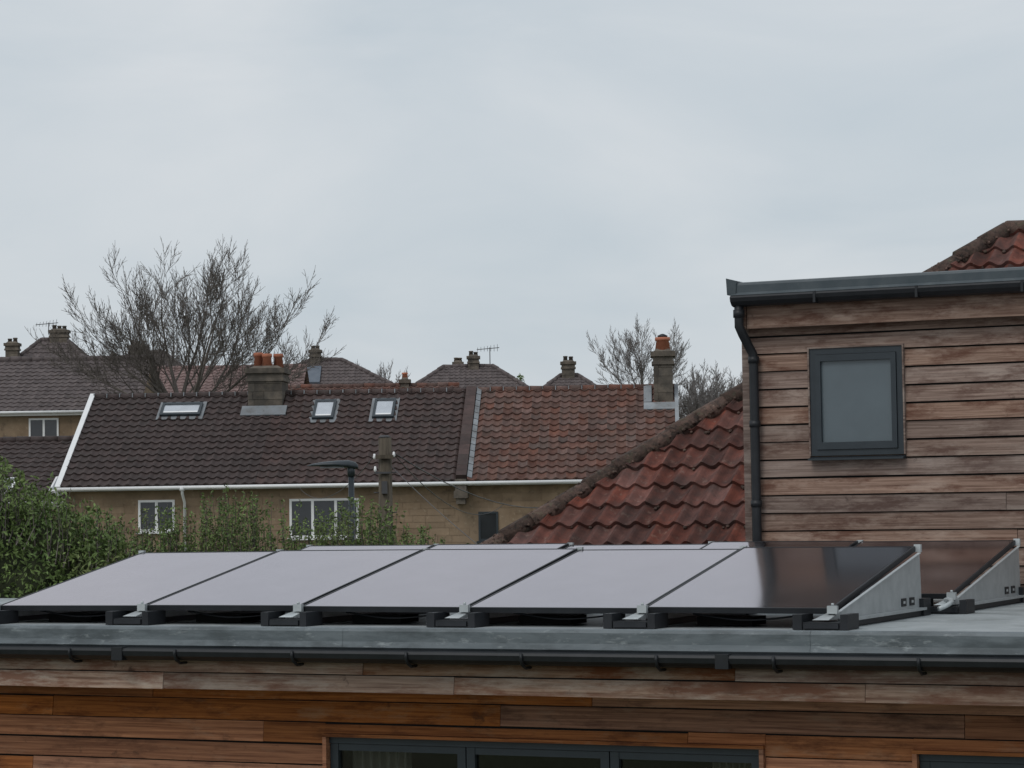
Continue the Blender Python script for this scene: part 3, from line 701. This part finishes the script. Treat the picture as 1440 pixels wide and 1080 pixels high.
tree('bare_tree',-12.7,96,-3.0,[(D(-70),.3,3.7,.07),(D(-55),-.8,3.9,.09),(D(-40),.7,4.0,.09),(D(-26),-.8,4.0,.10),(D(-11),.8,4.1,.10),(D(4),-.8,3.9,.10),(D(18),.9,4.1,.10),(D(32),-.6,4.1,.09),(D(46),.8,4.3,.09),(D(58),-.4,4.5,.08),(D(72),.5,4.6,.07)],seed=4,trunkz=3.9,kids=(6,5,5,3),ratio=.55,fine=.011,up=.15,maxlv=4)
tree('bare_tree',8.0,150,0,[(D(a),U(-1,1),3.1,.07) for a in (-54,-32,-12,8,28,50)],'barkfar',seed=8,trunkz=6.3,kids=(6,5,4,3),ratio=.54,fine=.013,up=.18,maxlv=4)
for i,(x,y,t,L) in enumerate(((8.0,112,3.2,2.2),(9.3,116,3.4,2.4),(10.6,110,3.0,2.2),(12.0,114,3.4,2.4),(8.6,120,3.8,2.0))):
    tree('bare_tree',x,y,-2,[(D(a),U(-1,1),L*.85,.05) for a in (-60,-36,-12,12,36,60)],'barkfar',seed=20+i,trunkz=t,kids=(6,5,4,3),ratio=.56,fine=.011,up=.12,maxlv=4 if i<3 else 3)
tree('bare_tree',-7.9,146,0,[(D(a),U(-1,1),1.7,.06) for a in (-50,-25,0,25,50)],'barkfar',seed=31,trunkz=6.3,kids=(6,5,4),ratio=.55,fine=.014)
tree('bare_tree',-17.9,130,0,[(D(a),U(-1,1),1.9,.06) for a in (-50,-25,0,25,50)],'barkfar',seed=33,trunkz=6.4,kids=(6,5,4),ratio=.55,fine=.014)
random.seed(99)
mb=MB(); blob(mb,(0,0,6.3),(.45,.45,1.7),900,.22); mb.tube([(0,0,-1),(0,0,6)],.1,6,'bark'); o=mb.make('evergreen_tree'); o.location=(.35,146,CAMH)
mb=MB()
for i in range(22):
    x=-40+i*4.2+U(-1,1); 
    blob(mb,(x,U(158,166),3.2),(3,2,2.2),500,.5)
o=mb.make('distant_tree_line'); o.location=(0,0,CAMH)

# ------------------------------------------------------------ ground
def gz(y):
    t=min(1,max(0,(y-85)/65)); t=t*t*(3-2*t)
    return 7.0*t
mb=MB(); ys=[-60,0,20,40,60,80]+[85+i*5 for i in range(15)]+[180,260,500,1200,3000]; xs=[-2500,-600,-200,-80,-40,-20,0,20,40,80,200,600,2500]
vs=[(x,y,gz(y)) for y in ys for x in xs]; nx=len(xs)
mb.add(vs,[(j*nx+i,j*nx+i+1,(j+1)*nx+i+1,(j+1)*nx+i) for j in range(len(ys)-1) for i in range(nx-1)],'grass',.5,True)
mb.make('ground')

# ------------------------------------------------------------ sky & sun
w=bpy.data.worlds.new('World'); scene.world=w; w.use_nodes=True
nt=w.node_tree;N=nt.nodes;L=nt.links;bg=N['Background']; bg.inputs['Strength'].default_value=.1
el=D(48)
st=N.new('ShaderNodeTexSky'); st.sky_type='NISHITA'; st.sun_disc=False; st.sun_elevation=el; st.sun_rotation=D(215); st.air_density=1; st.dust_density=3
tc=N.new('ShaderNodeTexCoord'); mp=N.new('ShaderNodeMapping'); mp.inputs['Scale'].default_value=(1,1,2.6); L.new(tc.outputs['Generated'],mp.inputs[0])
no=N.new('ShaderNodeTexNoise'); no.inputs['Scale'].default_value=5.5; no.inputs['Detail'].default_value=6; no.inputs['Roughness'].default_value=.5; no.inputs['Distortion'].default_value=.5
L.new(mp.outputs[0],no.inputs['Vector'])
rpn=N.new('ShaderNodeValToRGB'); e=rpn.color_ramp.elements; e[0].position=.32; e[1].position=.68
e[0].color=(.555,.62,.672,1); e[1].color=(.69,.725,.755,1)
L.new(no.outputs['Fac'],rpn.inputs[0])
sc=N.new('ShaderNodeVectorMath'); sc.operation='SCALE'; sc.inputs['Scale'].default_value=10; L.new(rpn.outputs[0],sc.inputs[0])
mx=N.new('ShaderNodeMixRGB'); mx.inputs[0].default_value=.92; L.new(st.outputs[0],mx.inputs[1]); L.new(sc.outputs[0],mx.inputs[2]); L.new(mx.outputs[0],bg.inputs['Color'])
sd=bpy.data.lights.new('sun','SUN'); sd.energy=1.0; sd.angle=D(25); sd.color=(1,.97,.93)
so=bpy.data.objects.new('sun',sd); scene.collection.objects.link(so)
dirv=Vector((math.sin(D(215))*math.cos(el),math.cos(D(215))*math.cos(el),math.sin(el)))
so.rotation_euler=dirv.to_track_quat('Z','Y').to_euler(); so.location=(-20,-20,40)

scene.view_settings.view_transform='Standard'; scene.view_settings.look='None'; scene.view_settings.exposure=0
cd=bpy.data.cameras.new('camera'); co=bpy.data.objects.new('camera',cd); scene.collection.objects.link(co); scene.camera=co
cd.lens=87.5; cd.sensor_width=36; cd.clip_end=6000; cd.clip_start=.1
co.matrix_world=Matrix.Translation((0,0,CAMH))@Matrix.Rotation(math.pi/2+D(2.91),4,'X')@Matrix.Rotation(-.015,4,'Z')
